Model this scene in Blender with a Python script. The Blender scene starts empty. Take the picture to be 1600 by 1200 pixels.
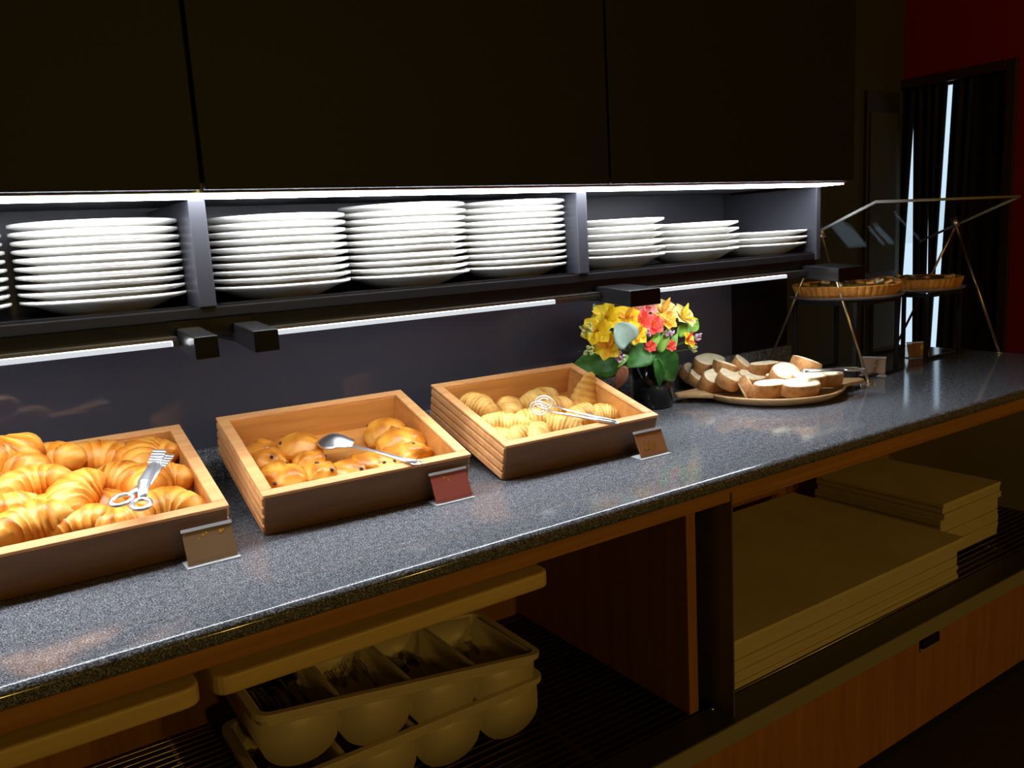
import bpy, bmesh, math, random
from mathutils import Vector, Matrix, Euler, noise
random.seed(7)
D2R = math.pi / 180
S = bpy.context.scene
COL = S.collection

# ------------------------------------------------------------------ camera
F_PX = 1299.169
EX = Vector((0.826907564, -0.141588023, 0.544221198))    # counter direction, in camera axes (right, down, forward)
EY = Vector((-0.559534055, -0.110642327, 0.821389016))   # depth direction
EZ = Vector((-0.056084947, -0.983723085, -0.170714298))  # up
CAM = Vector((0, 0, 1.3675))
cam_d = bpy.data.cameras.new('camera')
cam = bpy.data.objects.new('camera', cam_d); COL.objects.link(cam)
cam_d.sensor_fit = 'HORIZONTAL'; cam_d.sensor_width = 36; cam_d.lens = F_PX / 1600 * 36
cam_d.clip_start = 0.02; cam_d.clip_end = 60
right = Vector((EX[0], EY[0], EZ[0])); down = Vector((EX[1], EY[1], EZ[1])); fwd = Vector((EX[2], EY[2], EZ[2]))
R3 = Matrix((right, -down, -fwd)).transposed()
cam.matrix_world = Matrix.Translation(CAM) @ R3.to_4x4()
S.camera = cam

def ray(px, py):
    d = Vector((px - 800, py - 600, F_PX)) / F_PX
    return Vector((d.dot(EX), d.dot(EY), d.dot(EZ)))
def on_z(px, py, z):
    r = ray(px, py); return CAM + r * ((z - CAM.z) / r.z)
def on_y(px, py, y):
    r = ray(px, py); return CAM + r * (y / r.y)
def on_x(px, py, x):
    r = ray(px, py); return CAM + r * (x / r.x)

# ------------------------------------------------------------------ world, light, exposure
w = bpy.data.worlds.new('world'); S.world = w; w.use_nodes = True
w.node_tree.nodes['Background'].inputs[0].default_value = (1.0, 0.72, 0.4, 1)
w.node_tree.nodes['Background'].inputs[1].default_value = 0.004
S.view_settings.view_transform = 'Standard'; S.view_settings.look = 'None'
S.view_settings.exposure = 0.0; S.view_settings.gamma = 1.0
S.view_settings.use_curve_mapping = False
LED_POWER = 27.0          # niche strip
BAR_POWER = 32.0           # light bars under the plate shelf
ROOM_LAMP = 33.0          # warm pendant lamps of the dining room
DAYLIGHT = 1.0

# ------------------------------------------------------------------ materials
MATS = {}
def new_mat(name):
    m = bpy.data.materials.new(name); m.use_nodes = True
    b = m.node_tree.nodes['Principled BSDF']
    MATS[name] = m
    return m, b, m.node_tree
def setp(b, **k):
    names = dict(col='Base Color', rough='Roughness', metal='Metallic', spec='Specular IOR Level', trans='Transmission Weight', ior='IOR', coat='Coat Weight', crough='Coat Roughness', sss='Subsurface Weight', alpha='Alpha')
    for kk, v in k.items():
        if kk == 'col': v = (*v, 1)
        b.inputs[names[kk]].default_value = v
def plain(name, col, rough=.5, metal=0, **k):
    m, b, t = new_mat(name); setp(b, col=col, rough=rough, metal=metal, **k); return m
def coords(t, scale=(1, 1, 1), kind='Object'):
    tc = t.nodes.new('ShaderNodeTexCoord'); mp = t.nodes.new('ShaderNodeMapping')
    mp.inputs['Scale'].default_value = scale
    t.links.new(tc.outputs[kind], mp.inputs[0]); return mp.outputs[0]
def noise_n(t, vec, scale, detail=4, rough=.55):
    n = t.nodes.new('ShaderNodeTexNoise'); n.inputs['Scale'].default_value = scale
    n.inputs['Detail'].default_value = detail; n.inputs['Roughness'].default_value = rough
    t.links.new(vec, n.inputs['Vector']); return n.outputs['Fac']
def ramp(t, fac, stops):
    r = t.nodes.new('ShaderNodeValToRGB')
    while len(r.color_ramp.elements) < len(stops): r.color_ramp.elements.new(.5)
    for e, (p, c) in zip(r.color_ramp.elements, stops): e.position = p; e.color = (*c, 1)
    t.links.new(fac, r.inputs[0]); return r.outputs[0]
def bump(t, b, h, strength=.3, dist=.002):
    n = t.nodes.new('ShaderNodeBump'); n.inputs['Strength'].default_value = strength; n.inputs['Distance'].default_value = dist
    t.links.new(h, n.inputs['Height']); t.links.new(n.outputs[0], b.inputs['Normal'])
def grain(name, c1, c2, rough=.45, scale=(4, 60, 60), spec=.4, bstr=.15):
    m, b, t = new_mat(name); setp(b, rough=rough, spec=spec)
    v = coords(t, scale); f = noise_n(t, v, 1.0, 5, .6)
    t.links.new(ramp(t, f, [(.3, c1), (.7, c2)]), b.inputs['Base Color']); bump(t, b, f, bstr, .001); return m
def speckle(name, stops, scale, rough=.5, detail=3, spec=.5, bstr=0, **k):
    m, b, t = new_mat(name); setp(b, rough=rough, spec=spec, **k)
    f = noise_n(t, coords(t), scale, detail, .6)
    t.links.new(ramp(t, f, stops), b.inputs['Base Color'])
    if bstr: bump(t, b, f, bstr, .002)
    return m
def emit(name, col, power):
    m = bpy.data.materials.new(name); m.use_nodes = True; t = m.node_tree
    t.nodes.remove(t.nodes['Principled BSDF'])
    e = t.nodes.new('ShaderNodeEmission'); e.inputs[0].default_value = (*col, 1); e.inputs[1].default_value = power
    t.links.new(e.outputs[0], t.nodes['Material Output'].inputs[0]); MATS[name] = m; return m
def toasted(name, light, mid, dark, rough=.45, nscale=35, bstr=.5):
    """baked dough: colour runs from pale seams to browned ridges by the 'bake' attribute plus mottling"""
    m, b, t = new_mat(name); setp(b, rough=rough, spec=.35)
    a = t.nodes.new('ShaderNodeAttribute'); a.attribute_name = 'bake'
    f = noise_n(t, coords(t), nscale, 4, .6)
    mx = t.nodes.new('ShaderNodeMath'); mx.operation = 'MULTIPLY_ADD'
    t.links.new(f, mx.inputs[0]); mx.inputs[1].default_value = .7
    t.links.new(a.outputs['Fac'], mx.inputs[2])
    t.links.new(ramp(t, mx.outputs[0], [(.25, light), (.62, mid), (1.0, dark)]), b.inputs['Base Color'])
    f2 = noise_n(t, coords(t), nscale * 4, 3, .6); bump(t, b, f2, bstr, .0012)
    return m

# granite: dark grey with pale and black flecks, polished
def granite():
    m, b, t = new_mat('granite'); setp(b, rough=.2, spec=.55)
    f = noise_n(t, coords(t), 420, 2, .7); g = noise_n(t, coords(t), 90, 3, .6)
    ad = t.nodes.new('ShaderNodeMath'); ad.operation = 'MULTIPLY_ADD'; ad.inputs[1].default_value = .25
    t.links.new(g, ad.inputs[0]); t.links.new(f, ad.inputs[2])
    t.links.new(ramp(t, ad.outputs[0], [(.42, (.014, .015, .018)), (.56, (.07, .073, .082)), (.68, (.17, .175, .19)), (.83, (.5, .51, .53))]), b.inputs['Base Color'])
    rr = t.nodes.new('ShaderNodeMapRange'); rr.inputs[3].default_value = .06; rr.inputs[4].default_value = .13
    t.links.new(g, rr.inputs[0]); t.links.new(rr.outputs[0], b.inputs['Roughness']); return m
granite()
plain('door_lacquer', (.022, .02, .009), .55, spec=.2)
plain('niche', (.03, .03, .037), .35, spec=.4)
plain('backsplash', (.058, .055, .072), .05, spec=.8)
plain('black_gloss', (.006, .006, .007), .25, spec=.3)
plain('black_matt', (.01, .01, .011), .5)
plain('shelf_black', (.008, .0075, .008), .25, spec=.5)
plain('aluminium', (.7, .72, .74), .3, 1)
plain('steel', (.82, .82, .83), .33, 1)
plain('dark_steel', (.22, .2, .17), .3, 1)
plain('brass', (.75, .6, .36), .28, 1)
plain('divider_metal', (.28, .26, .22), .42, .7)
plain('sill', (.05, .042, .035), .4, .2)
plain('ledge_strip', (.36, .32, .2), .45, .2)
plain('rod', (.5, .42, .3), .3, 1)
plain('porcelain', (.86, .84, .80), .16, spec=.5)
plain('cream_plastic', (.62, .52, .34), .4)
speckle('paper', [(.3, (.62, .52, .26)), (.7, (.72, .62, .34))], 6, .75)
grain('paper_edge', (.5, .42, .24), (.7, .6, .36), .8, (2, 2, 500), .3, .3)
def thin_glass(name, tint, gloss):
    m = bpy.data.materials.new(name); m.use_nodes = True; t = m.node_tree; t.nodes.remove(t.nodes['Principled BSDF'])
    tr = t.nodes.new('ShaderNodeBsdfTransparent'); tr.inputs[0].default_value = (*tint, 1)
    gl = t.nodes.new('ShaderNodeBsdfGlossy'); gl.inputs['Roughness'].default_value = .03
    mx = t.nodes.new('ShaderNodeMixShader'); mx.inputs[0].default_value = gloss
    t.links.new(tr.outputs[0], mx.inputs[1]); t.links.new(gl.outputs[0], mx.inputs[2]); t.links.new(mx.outputs[0], t.nodes['Material Output'].inputs[0]); MATS[name] = m
thin_glass('lens_glass', (.95, .97, .96), .035)
plain('glass_edge', (.45, .46, .45), .35, spec=.5)
plain('frosted', (.75, .76, .77), .35, trans=.4, ior=1.3)
plain('olive_wall', (.06, .054, .013), .7)
plain('olive_door', (.04, .028, .008), .5)
plain('red_wall', (.32, .005, .006), .6)
plain('dark_frame', (.05, .02, .01), .5)
plain('curtain', (.012, .006, .006), .85)
speckle('floor_carpet', [(.3, (.03, .015, .01)), (.7, (.06, .03, .02))], 40, .9)
plain('ceiling_paint', (.12, .1, .07), .8)
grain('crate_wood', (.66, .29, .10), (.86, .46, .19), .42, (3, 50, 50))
grain('crate_wood_shaded', (.16, .075, .03), (.24, .115, .045), .42, (3, 50, 50))  # same crate wood, with the shade on the front boards painted into its colour
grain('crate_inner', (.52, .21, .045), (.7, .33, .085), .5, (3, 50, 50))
grain('cabinet_wood', (.33, .13, .025), (.46, .2, .045), .38, (50, 50, 2.5))
grain('apron_wood', (.34, .15, .03), (.5, .24, .06), .4, (2, 60, 60))
grain('board_wood', (.6, .42, .15), (.78, .58, .25), .5, (2, 50, 50))
grain('platter_wood', (.42, .24, .1), (.62, .4, .2), .45, (5, 40, 40))
toasted('croissant_crust', (.9, .46, .09), (.78, .26, .02), (.32, .06, .003), .36)
toasted('bun_crust', (.9, .52, .12), (.8, .33, .035), (.42, .11, .008), .35, 30)
toasted('roll_crust', (.88, .6, .2), (.76, .4, .08), (.36, .13, .02), .5, 45, .8)
speckle('crumb', [(.25, (.82, .62, .32)), (.55, (.93, .82, .58)), (.8, (.97, .9, .74))], 90, .85, bstr=.8)
speckle('crust', [(.3, (.3, .12, .035)), (.7, (.6, .3, .1))], 45, .7, bstr=.6)
speckle('tart_pastry', [(.3, (.6, .22, .03)), (.7, (.85, .4, .08))], 40, .6)
speckle('tart_filling', [(.3, (.05, .03, .008)), (.5, (.2, .12, .02)), (.75, (.42, .28, .06))], 50, .5, bstr=1)
plain('stoneware', (.2, .17, .17), .35)
plain('raisin', (.035, .015, .02), .45)
plain('card_brown', (.33, .13, .045), .5)
plain('card_red', (.36, .07, .05), .5)
plain('card_tan', (.24, .13, .06), .5)
plain('gold', (.95, .68, .08), .3, .9)
thin_glass('acrylic', (.97, .97, .97), .07)
plain('vase_black', (.012, .012, .014), .12)
def petal(name, c1, c2):
    m, b, t = new_mat(name); setp(b, rough=.5, sss=.0)
    f = noise_n(t, coords(t), 60, 2)
    t.links.new(ramp(t, f, [(.35, c1), (.65, c2)]), b.inputs['Base Color']); return m
petal('petal_yellow', (.95, .62, .01), (.98, .78, .03))
petal('petal_lemon', (.95, .78, .2), (.97, .86, .4))
petal('petal_orange', (.92, .38, .02), (.95, .55, .06))
petal('petal_red', (.8, .03, .03), (.9, .12, .08))
petal('petal_pink', (.85, .25, .25), (.92, .5, .42))
petal('petal_lilac', (.62, .38, .55), (.75, .55, .68))
petal('leaf_green', (.02, .12, .012), (.05, .22, .03))
petal('leaf_bright', (.14, .38, .03), (.25, .5, .06))
petal('leaf_blue', (.3, .46, .38), (.4, .55, .47))
petal('leaf_brown', (.3, .1, .05), (.42, .17, .1))
petal('bud_green', (.45, .58, .2), (.66, .72, .35))
plain('stem_green', (.06, .2, .03), .6)
emit('led', (.86, .92, 1.0), LED_POWER)
emit('bar_light', (.9, .95, 1.0), BAR_POWER)
emit('bar_front', (.9, .95, 1.0), .75)
emit('daylight', (.62, .82, 1.0), DAYLIGHT)
emit('bulb', (1.0, .72, .2), 60)

# ------------------------------------------------------------------ mesh helpers
class MB:
    def __init__(s): s.v = []; s.f = []; s.bake = []
    def add(s, vs, fs, bake=None):
        o = len(s.v); s.v += [tuple(v) for v in vs]; s.f += [tuple(i + o for i in f) for f in fs]
        s.bake += (bake if bake is not None else [0] * len(vs)); return s
    def box(s, x0, x1, y0, y1, z0, z1, m=None):
        vs = [Vector(p) for p in ((x0, y0, z0), (x1, y0, z0), (x1, y1, z0), (x0, y1, z0), (x0, y0, z1), (x1, y0, z1), (x1, y1, z1), (x0, y1, z1))]
        if m is not None: vs = [m @ v for v in vs]
        return s.add(vs, [(3, 2, 1, 0), (4, 5, 6, 7), (0, 1, 5, 4), (1, 2, 6, 5), (2, 3, 7, 6), (3, 0, 4, 7)])
    def prism(s, pts, axis, a, b):
        """polygon pts (two coords) extruded along axis from a to b"""
        def mk(p, c):
            return {'x': (c, p[0], p[1]), 'y': (p[0], c, p[1]), 'z': (p[0], p[1], c)}[axis]
        n = len(pts)
        vs = [mk(p, a) for p in pts] + [mk(p, b) for p in pts]
        fs = [tuple(range(n))[::-1], tuple(range(n, 2 * n))] + [(i, (i + 1) % n, n + (i + 1) % n, n + i) for i in range(n)]
        return s.add(vs, fs)
    def tube(s, pts, r, n=8, cap=True, flat=1.0):
        pts = [Vector(p) for p in pts]; k = len(pts)
        rs = r if isinstance(r, (list, tuple)) else [r] * k
        vs = []; up = None
        for i, p in enumerate(pts):
            d = (pts[min(i + 1, k - 1)] - pts[max(i - 1, 0)]).normalized()
            if up is None:
                up = Vector((0, 0, 1)) if abs(d.z) < .9 else Vector((0, 1, 0))
            u = d.cross(up).normalized(); v = u.cross(d).normalized(); up = v
            for j in range(n):
                a = 2 * math.pi * j / n
                vs.append(p + u * math.cos(a) * rs[i] + v * math.sin(a) * rs[i] * flat)
        fs = [(i * n + j, i * n + (j + 1) % n, (i + 1) * n + (j + 1) % n, (i + 1) * n + j) for i in range(k - 1) for j in range(n)]
        if cap: fs += [tuple(range(n))[::-1], tuple(range((k - 1) * n, k * n))]
        return s.add(vs, fs)
    def ring(s, c, u, v, a, b, r, n=28, m=8):
        c, u, v = Vector(c), Vector(u).normalized(), Vector(v).normalized(); w_ = u.cross(v)
        vs = []
        for i in range(n):
            t = 2 * math.pi * i / n
            p = c + u * a * math.cos(t) + v * b * math.sin(t); o = (u * math.cos(t) + v * math.sin(t)).normalized()
            for j in range(m):
                q = 2 * math.pi * j / m; vs.append(p + o * r * math.cos(q) + w_ * r * .7 * math.sin(q))
        fs = [(i * m + j, ((i + 1) % n) * m + j, ((i + 1) % n) * m + (j + 1) % m, i * m + (j + 1) % m) for i in range(n) for j in range(m)]
        return s.add(vs, fs)
    def lathe(s, prof, n=48, flute=None):
        vs = []; k = len(prof)
        for (r, z) in prof:
            for j in range(n):
                a = 2 * math.pi * j / n
                rr = r if flute is None else r * (1 + flute(a, r, z))
                vs.append((rr * math.cos(a), rr * math.sin(a), z))
        fs = [(i * n + j, i * n + (j + 1) % n, (i + 1) * n + (j + 1) % n, (i + 1) * n + j) for i in range(k - 1) for j in range(n)]
        fs += [tuple(range(n))[::-1], tuple(range((k - 1) * n, k * n))]
        return s.add(vs, fs)
    def mesh(s, name, mat, smooth=False):
        me = bpy.data.meshes.new(name); me.from_pydata(s.v, [], s.f)
        me.materials.append(MATS[mat])
        if any(s.bake):
            at = me.attributes.new('bake', 'FLOAT', 'POINT'); at.data.foreach_set('value', s.bake)
        bm = bmesh.new(); bm.from_mesh(me); bmesh.ops.recalc_face_normals(bm, faces=bm.faces); bm.to_mesh(me); bm.free()
        if smooth: me.polygons.foreach_set('use_smooth', [True] * len(me.polygons))
        me.update(); return me
    def build(s, name, mat, parent=None, smooth=False, bevel=0, loc=None, rot=None, seg=2):
        return put(name, s.mesh(name, mat, smooth), parent, bevel, loc, rot, seg)
def put(name, me, parent=None, bevel=0, loc=None, rot=None, seg=2):
    o = bpy.data.objects.new(name, me); COL.objects.link(o)
    if parent: o.parent = parent
    if loc is not None: o.location = loc
    if rot is not None: o.rotation_euler = rot
    if bevel:
        b = o.modifiers.new('bevel', 'BEVEL'); b.width = bevel; b.segments = seg; b.limit_method = 'ANGLE'; b.angle_limit = 40 * D2R
        b.harden_normals = False
    return o
def tag(o, label=None, cat=None, group=None, kind=None):
    if label: o['label'] = label
    if cat: o['category'] = cat
    if group: o['group'] = group
    if kind: o['kind'] = kind
    return o
def empty(name, loc=(0, 0, 0), rot=(0, 0, 0), label=None, cat=None, group=None, kind=None):
    o = bpy.data.objects.new(name, None); COL.objects.link(o); o.location = loc; o.rotation_euler = rot
    o.empty_display_size = .05
    return tag(o, label, cat, group, kind)
def bx(*a): return MB().box(*a)

# ------------------------------------------------------------------ levels (world metres)
ZC = CAM.z
CT = 0.90                    # counter top
YF, YW = 1.054, 1.79         # counter front, back wall
XL, XR = -0.75, 2.93         # counter ends
SH = ZC - .990               # lower shelf level
NZ = ZC + .1015              # underside of the wall cabinets
SZ = ZC - .083               # plate shelf top

# ------------------------------------------------------------------ room shell
tag(bx(-3, 7, -6, 3.2, -.05, 0).build('floor', 'floor_carpet'), 'dark carpeted floor in front of the buffet counter', 'floor', kind='structure')
tag(bx(-3, 7, -6, 3.2, 2.75, 2.8).build('ceiling', 'ceiling_paint'), 'dim ceiling over the buffet', 'ceiling', kind='structure')
tag(bx(XL, 2.03, YW, YW + .1, 0, 2.75).build('wall_back', 'backsplash'), 'glossy dark grey back wall panel behind the pastry crates', 'wall', kind='structure')
tag(bx(2.032, 2.3, YW, YW + .1, 0, 2.75).build('wall_back_side', 'black_gloss'), 'glossy black wall strip behind the tart stands', 'wall', kind='structure')
rear = tag(bx(2.3, 4.45, 2.705, 2.82, 0, 2.75).build('wall_rear', 'olive_wall'), 'dark olive wall far behind the glass guard', 'wall', kind='structure')
ob = MB(); d0, d1 = on_y(1352, 300, 2.69).x, on_y(1402, 300, 2.69).x
dr = bx(d0, d1, 2.685, 2.7049, 0, 2.03).build('door_1', 'olive_door', bevel=.004)
tag(dr, 'dim brown door in the olive wall', 'door', kind='structure')
for (a, b, c, d) in ((.08, .92, 1.08, 1.92), (.08, .92, .15, .95)):
    bx(d0 + (d1 - d0) * a, d0 + (d1 - d0) * b, 2.677, 2.6849, c, d).build('door_panel', 'olive_wall', dr, bevel=.004)
XRW = 4.45; YA, YB, ZD = 2.16, 2.705, 2.05     # opening in the red wall
tag(bx(XRW, XRW + .12, -6, YA, 0, 2.75).build('wall_right', 'red_wall'), 'deep red side wall beside the doorway', 'wall', kind='structure')
tag(bx(XRW, XRW + .12, YA, 2.82, ZD, 2.75).build('wall_right_lintel', 'red_wall'), 'deep red wall above the dark doorway', 'wall', kind='structure')
fr = MB(); fr.box(XRW - .02, XRW + .14, YA - .05, YA, 0, ZD + .05); fr.box(XRW - .02, XRW + .14, YA, YB, ZD, ZD + .05)
tag(fr.build('trim_1', 'dark_frame', bevel=.005), 'dark brown frame around the doorway in the red wall', 'door frame', kind='structure')
tag(bx(4.95, 4.97, 1.9, 3.2, 0, 2.3).build('window_1', 'daylight'), 'bluish daylight glass seen between dark curtains', 'window', kind='structure')
# dark curtain panels: their leaning edges leave narrow slits of daylight
XC_ = 4.475
def edge(p, q):
    a, b = on_x(*p, XC_), on_x(*q, XC_)
    return lambda z: a.y + (b.y - a.y) * (z - a.z) / (b.z - a.z)
e1r = edge((1427, 190), (1402, 545)); e1l = edge((1427.5, 150), (1425, 545))
e3a = edge((1450.6, 295), (1444, 545)); e3b = edge((1450.6, 295), (1449, 545))
e2a = edge((1480, 145), (1453, 545)); e2b = edge((1488, 145), (1462, 545))
e4a = edge((1502.6, 395), (1492.5, 545)); e4b = edge((1502.6, 395), (1495, 545))
far_e = lambda z: 2.80
near_e = lambda z: 2.0
cur = [(far_e, e1r, 'against the far jamb'), (e1l, e3a, 'between the wide and the thin slit of light'), (e3b, e2a, 'beside the tallest slit of light'), (e2b, e4a, 'in the middle of the doorway'), (e4b, near_e, 'against the jamb beside the broad red wall')]
for i, (ea, eb, txt) in enumerate(cur):
    zs = [0, .4, .8, 1.2, 1.6, 2.2]
    m = MB(); n = 12
    vs = []
    for side in (0, 1):
        for z in zs:
            a, b = ea(z), eb(z)
            if a < b + .003 and i in (1, 2, 3): a = b + .003
            for k in range(n + 1):
                y = a + (b - a) * k / n
                x = XC_ + (.012 * math.sin(k / n * math.pi * 4) if 0 < k < n else 0) + side * .006
                vs.append((x, y, z))
    nz = len(zs); st = n + 1; h = nz * st; fs = []
    for r_ in range(nz - 1):
        for k in range(n):
            q = (r_ * st + k, r_ * st + k + 1, (r_ + 1) * st + k + 1, (r_ + 1) * st + k)
            fs.append(q); fs.append(tuple(j + h for j in q)[::-1])
        for k in (0, n):
            fs.append((r_ * st + k, (r_ + 1) * st + k, (r_ + 1) * st + k + h, r_ * st + k + h))
    m.add(vs, fs)
    tag(m.build('curtain', 'curtain', smooth=True), 'dark curtain panel hanging in the doorway, ' + txt, 'curtain')

# warm pendant lamps of the dining room, behind the photographer, and a spot that washes the red wall
for i, (x, y) in enumerate(((-.1, -3.4), (1.2, -3.3), (2.5, -3.2))):
    e = empty('pendant_lamp', (x, y, 2.7499), label='warm amber pendant lamp with a dark metal shade over the dining room', cat='pendant lamp', group='pendant lamps of the dining room')
    MB().lathe([(.001, 0), (.05, 0), (.05, -.015), (.001, -.02)], 24).build('ceiling_rose', 'black_matt', e, True)
    MB().tube([(0, 0, -.02), (0, 0, -.44)], .003, 6).build('cord', 'black_matt', e, True)
    MB().lathe([(.012, -.44), (.03, -.45), (.13, -.52), (.128, -.523), (.028, -.455), (.012, -.447)], 32).build('shade', 'dark_steel', e, True)
    MB().lathe([(.001, -.465), (.02, -.47), (.03, -.5), (.02, -.53), (.001, -.535)], 20).build('bulb', 'bulb', e, True)
    ld = bpy.data.lights.new('pendant_light', 'POINT'); ld.energy = ROOM_LAMP; ld.color = (1.0, .64, .13); ld.shadow_soft_size = .05
    lo = bpy.data.objects.new('pendant_light', ld); COL.objects.link(lo); lo.parent = e; lo.location = (0, 0, -.6)
e = empty('ceiling_spotlight', (3.55, .9, 2.7499), label='adjustable warm ceiling spotlight turned toward the red wall', cat='ceiling light')
sd_ = Vector((.85, 1.25, -.55)).normalized(); sq = (-sd_).to_track_quat('Z', 'Y')
MB().lathe([(.001, 0), (.045, 0), (.045, -.02), (.001, -.024)], 24).build('mount', 'black_matt', e, True)
o_ = MB().lathe([(.001, .06), (.03, .06), (.034, -.05), (.03, -.05), (.028, -.02), (.001, -.018)], 24).build('spot_head', 'black_matt', e, True); o_.location = (0, 0, -.07); o_.rotation_euler = sq.to_euler()
ld = bpy.data.lights.new('spot_beam', 'SPOT'); ld.energy = 3.5; ld.color = (1.0, .6, .15); ld.spot_size = 95 * D2R; ld.spot_blend = .7; ld.shadow_soft_size = .03
lo = bpy.data.objects.new('spot_beam', ld); COL.objects.link(lo); lo.parent = e; lo.location = Vector((0, 0, -.07)) + sd_ * .06; lo.rotation_euler = sq.to_euler()

# ------------------------------------------------------------------ wall cabinets above the niche
YD = 1.335
seams = [-1.28, -.47, .342, 1.155, 1.987]
cl = ['dark lacquered wall cabinet above the leftmost plates', 'dark lacquered wall cabinet above the croissant crate', 'dark lacquered wall cabinet above the three tall plate stacks of the central bay', 'dark lacquered wall cabinet above the short plate stacks, next to the olive wall']
for i in range(1, 4):
    a, b = seams[i], seams[i + 1]
    e = empty('wall_cabinet', ((a + b) / 2, YW, NZ), label=cl[i], cat='cabinet', group='wall cabinets over the plate niche')
    w_ = (b - a) / 2
    bx(-w_ + .0015, w_ - .0015, YD + .022 - YW, 0, 0.012, 1.2).build('body', 'door_lacquer', e)
    bx(-w_ + .003, w_ - .003, YD - YW, YD + .02 - YW, 0, 1.2).build('door', 'door_lacquer', e, bevel=.0015)
led = empty('led_strip', ((XL + 1.985) / 2, 1.4, NZ), label='long bright white light strip under the wall cabinets', cat='light strip')
hl = (1.985 - XL) / 2
bx(-hl, hl, -.043, .05, -.004, .011).build('housing', 'aluminium', led)
bx(-hl + .005, hl - .005, -.038, .046, -.0075, -.0042).build('diffuser', 'led', led)

# ------------------------------------------------------------------ plate shelf (open niche)
YS = 1.45
sh = empty('plate_shelf', (.6, YW, SZ), label='black open shelf niche holding stacks of white plates', cat='shelf')
ox, oy, oz = .6, YW, SZ
def sb(name, mat, x0, x1, y0, y1, z0, z1, **k): return bx(x0 - ox, x1 - ox, y0 - oy, y1 - oy, z0 - oz, z1 - oz).build(name, mat, sh, **k)
sb('back_panel', 'niche', XL, 2.0, YW - .014, YW - .002, SZ, NZ - .001)
sb('shelf_board', 'shelf_black', XL, 2.0, YS, YW - .014, SZ - .018, SZ, bevel=.002)
sb('front_fascia', 'shelf_black', XL, 2.0, YS + .012, YS + .03, SZ - .048, SZ - .018)
sb('top_panel', 'niche', XL, 2.0, YS + .0, YW - .014, NZ - .0005, NZ + .011)
for (x0, x1) in ((.343, .371), (1.153, 1.181)):
    sb('divider', 'niche', x0, x1, YS - .004, YW - .014, SZ, NZ - .008, bevel=.002)
sb('end_panel', 'niche', 1.982, 2.0, YS - .004, YW - .014, SZ - .018, NZ - .008, bevel=.001)
for (a, b) in ((-.74, .33), (.38, 1.145), (1.19, 1.977)):
    sb('plate_rail', 'shelf_black', a, b, YS + .004, YS + .016, SZ, SZ + .004)
for (c0, c1) in ((.304, .341), (.397, .438), (1.208, 1.298), (1.938, 2.056)):
    m = MB(); z1 = ZC - .118
    m.prism([(1.345 - oy, z1 - .040 - oz), (1.345 - oy, z1 - .004 - oz), (1.46 - oy, z1 + .004 - oz), (YW - .002 - oy, z1 + .004 - oz), (YW - .002 - oy, z1 - .03 - oz), (1.46 - oy, z1 - .03 - oz)], 'x', c0 - ox, c1 - ox)
    m.build('bracket_arm', 'shelf_black', sh, bevel=.002)
for (a, b, c) in ((-.74, .290, .30), (.442, 1.075, 1.203), (1.302, 1.845, 1.933)):
    zt = ZC - .1285
    ls = empty('light_bar', ((a + c) / 2, YS, zt), label={-.74: 'slim lit bar under the plate shelf above the croissant crate', .442: 'slim lit bar under the plate shelf above the bun and roll crates', 1.302: 'slim lit bar under the plate shelf between flowers and glass guard'}[a], cat='light bar', group='light bars under the plate shelf')
    mx_ = (a + c) / 2
    bx(a - mx_, c - mx_, -.012, .012, -.004, .0025).build('profile', 'dark_steel', ls, bevel=.001)
    bx(a - mx_ + .002, b - mx_, -.0145, -.0128, -.0125, -.0042).build('front_diffuser', 'bar_front', ls)
    bx(a - mx_ + .002, b - mx_, -.0126, .008, -.0125, -.0042).build('diffuser', 'bar_light', ls)
    bx(b - mx_ + .001, c - mx_, -.013, .008, -.0125, -.0042).build('end_section', 'dark_steel', ls)

# ------------------------------------------------------------------ plates
PR = .131
def plate_mesh(depth, name):
    p = [(.001, 0), (.066, 0), (.07, .0015), (.088, depth * .28), (.108, depth * .62), (PR - .003, depth - .0062), (PR, depth - .0045), (PR, depth - .0008), (PR - .002, depth), (PR - .012, depth - .001), (.1, depth * .66), (.08, depth * .36), (.06, .006), (.001, .005)]
    return MB().lathe(p, 56).mesh(name, 'porcelain', True)
flat_plate = plate_mesh(.028, 'dinner_plate'); deep_plate = plate_mesh(.033, 'deep_plate')
YP = 1.582
stacks = [(-.048, 9, 0, 'stack farthest from the flowers'), (.222, 10, 0, 'stack by the divider above the croissants'), (.531, 10, 0, 'stack by the divider above the buns'),
          (.799, 11, 0, 'middle stack of the central bay'), (1.059, 11, 0, 'tall stack next to the short stacks'),
          (1.362, 6, 1, 'six-high stack above the flowers'), (1.628, 5, 1, 'five-high stack between two short stacks'), (1.905, 3, 1, 'three-high stack at the niche end')]
ORD = ['lowest', 'second', 'third', 'fourth', 'fifth', 'sixth', 'seventh', 'eighth', 'ninth', 'tenth']
for (x, n, kind, txt) in stacks:
    me, step, nm = ((flat_plate, .0137, 'dinner_plate'), (deep_plate, .0166, 'deep_plate'))[kind]
    for k in range(n):
        jx = random.uniform(-.0015, .0015); jy = random.uniform(-.0025, .0025)
        o = put(nm, me, loc=(x + jx, YP + jy, SZ + .0001 + k * step), rot=(0, 0, random.random() * 6))
        pos = 'white round plate topping the ' if k == n - 1 else ('white round plate lowest in the ' if k == 0 else 'white round plate, %s from the bottom of the ' % ORD[k])
        tag(o, pos + txt, 'plate', 'plates in the ' + txt)

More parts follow.
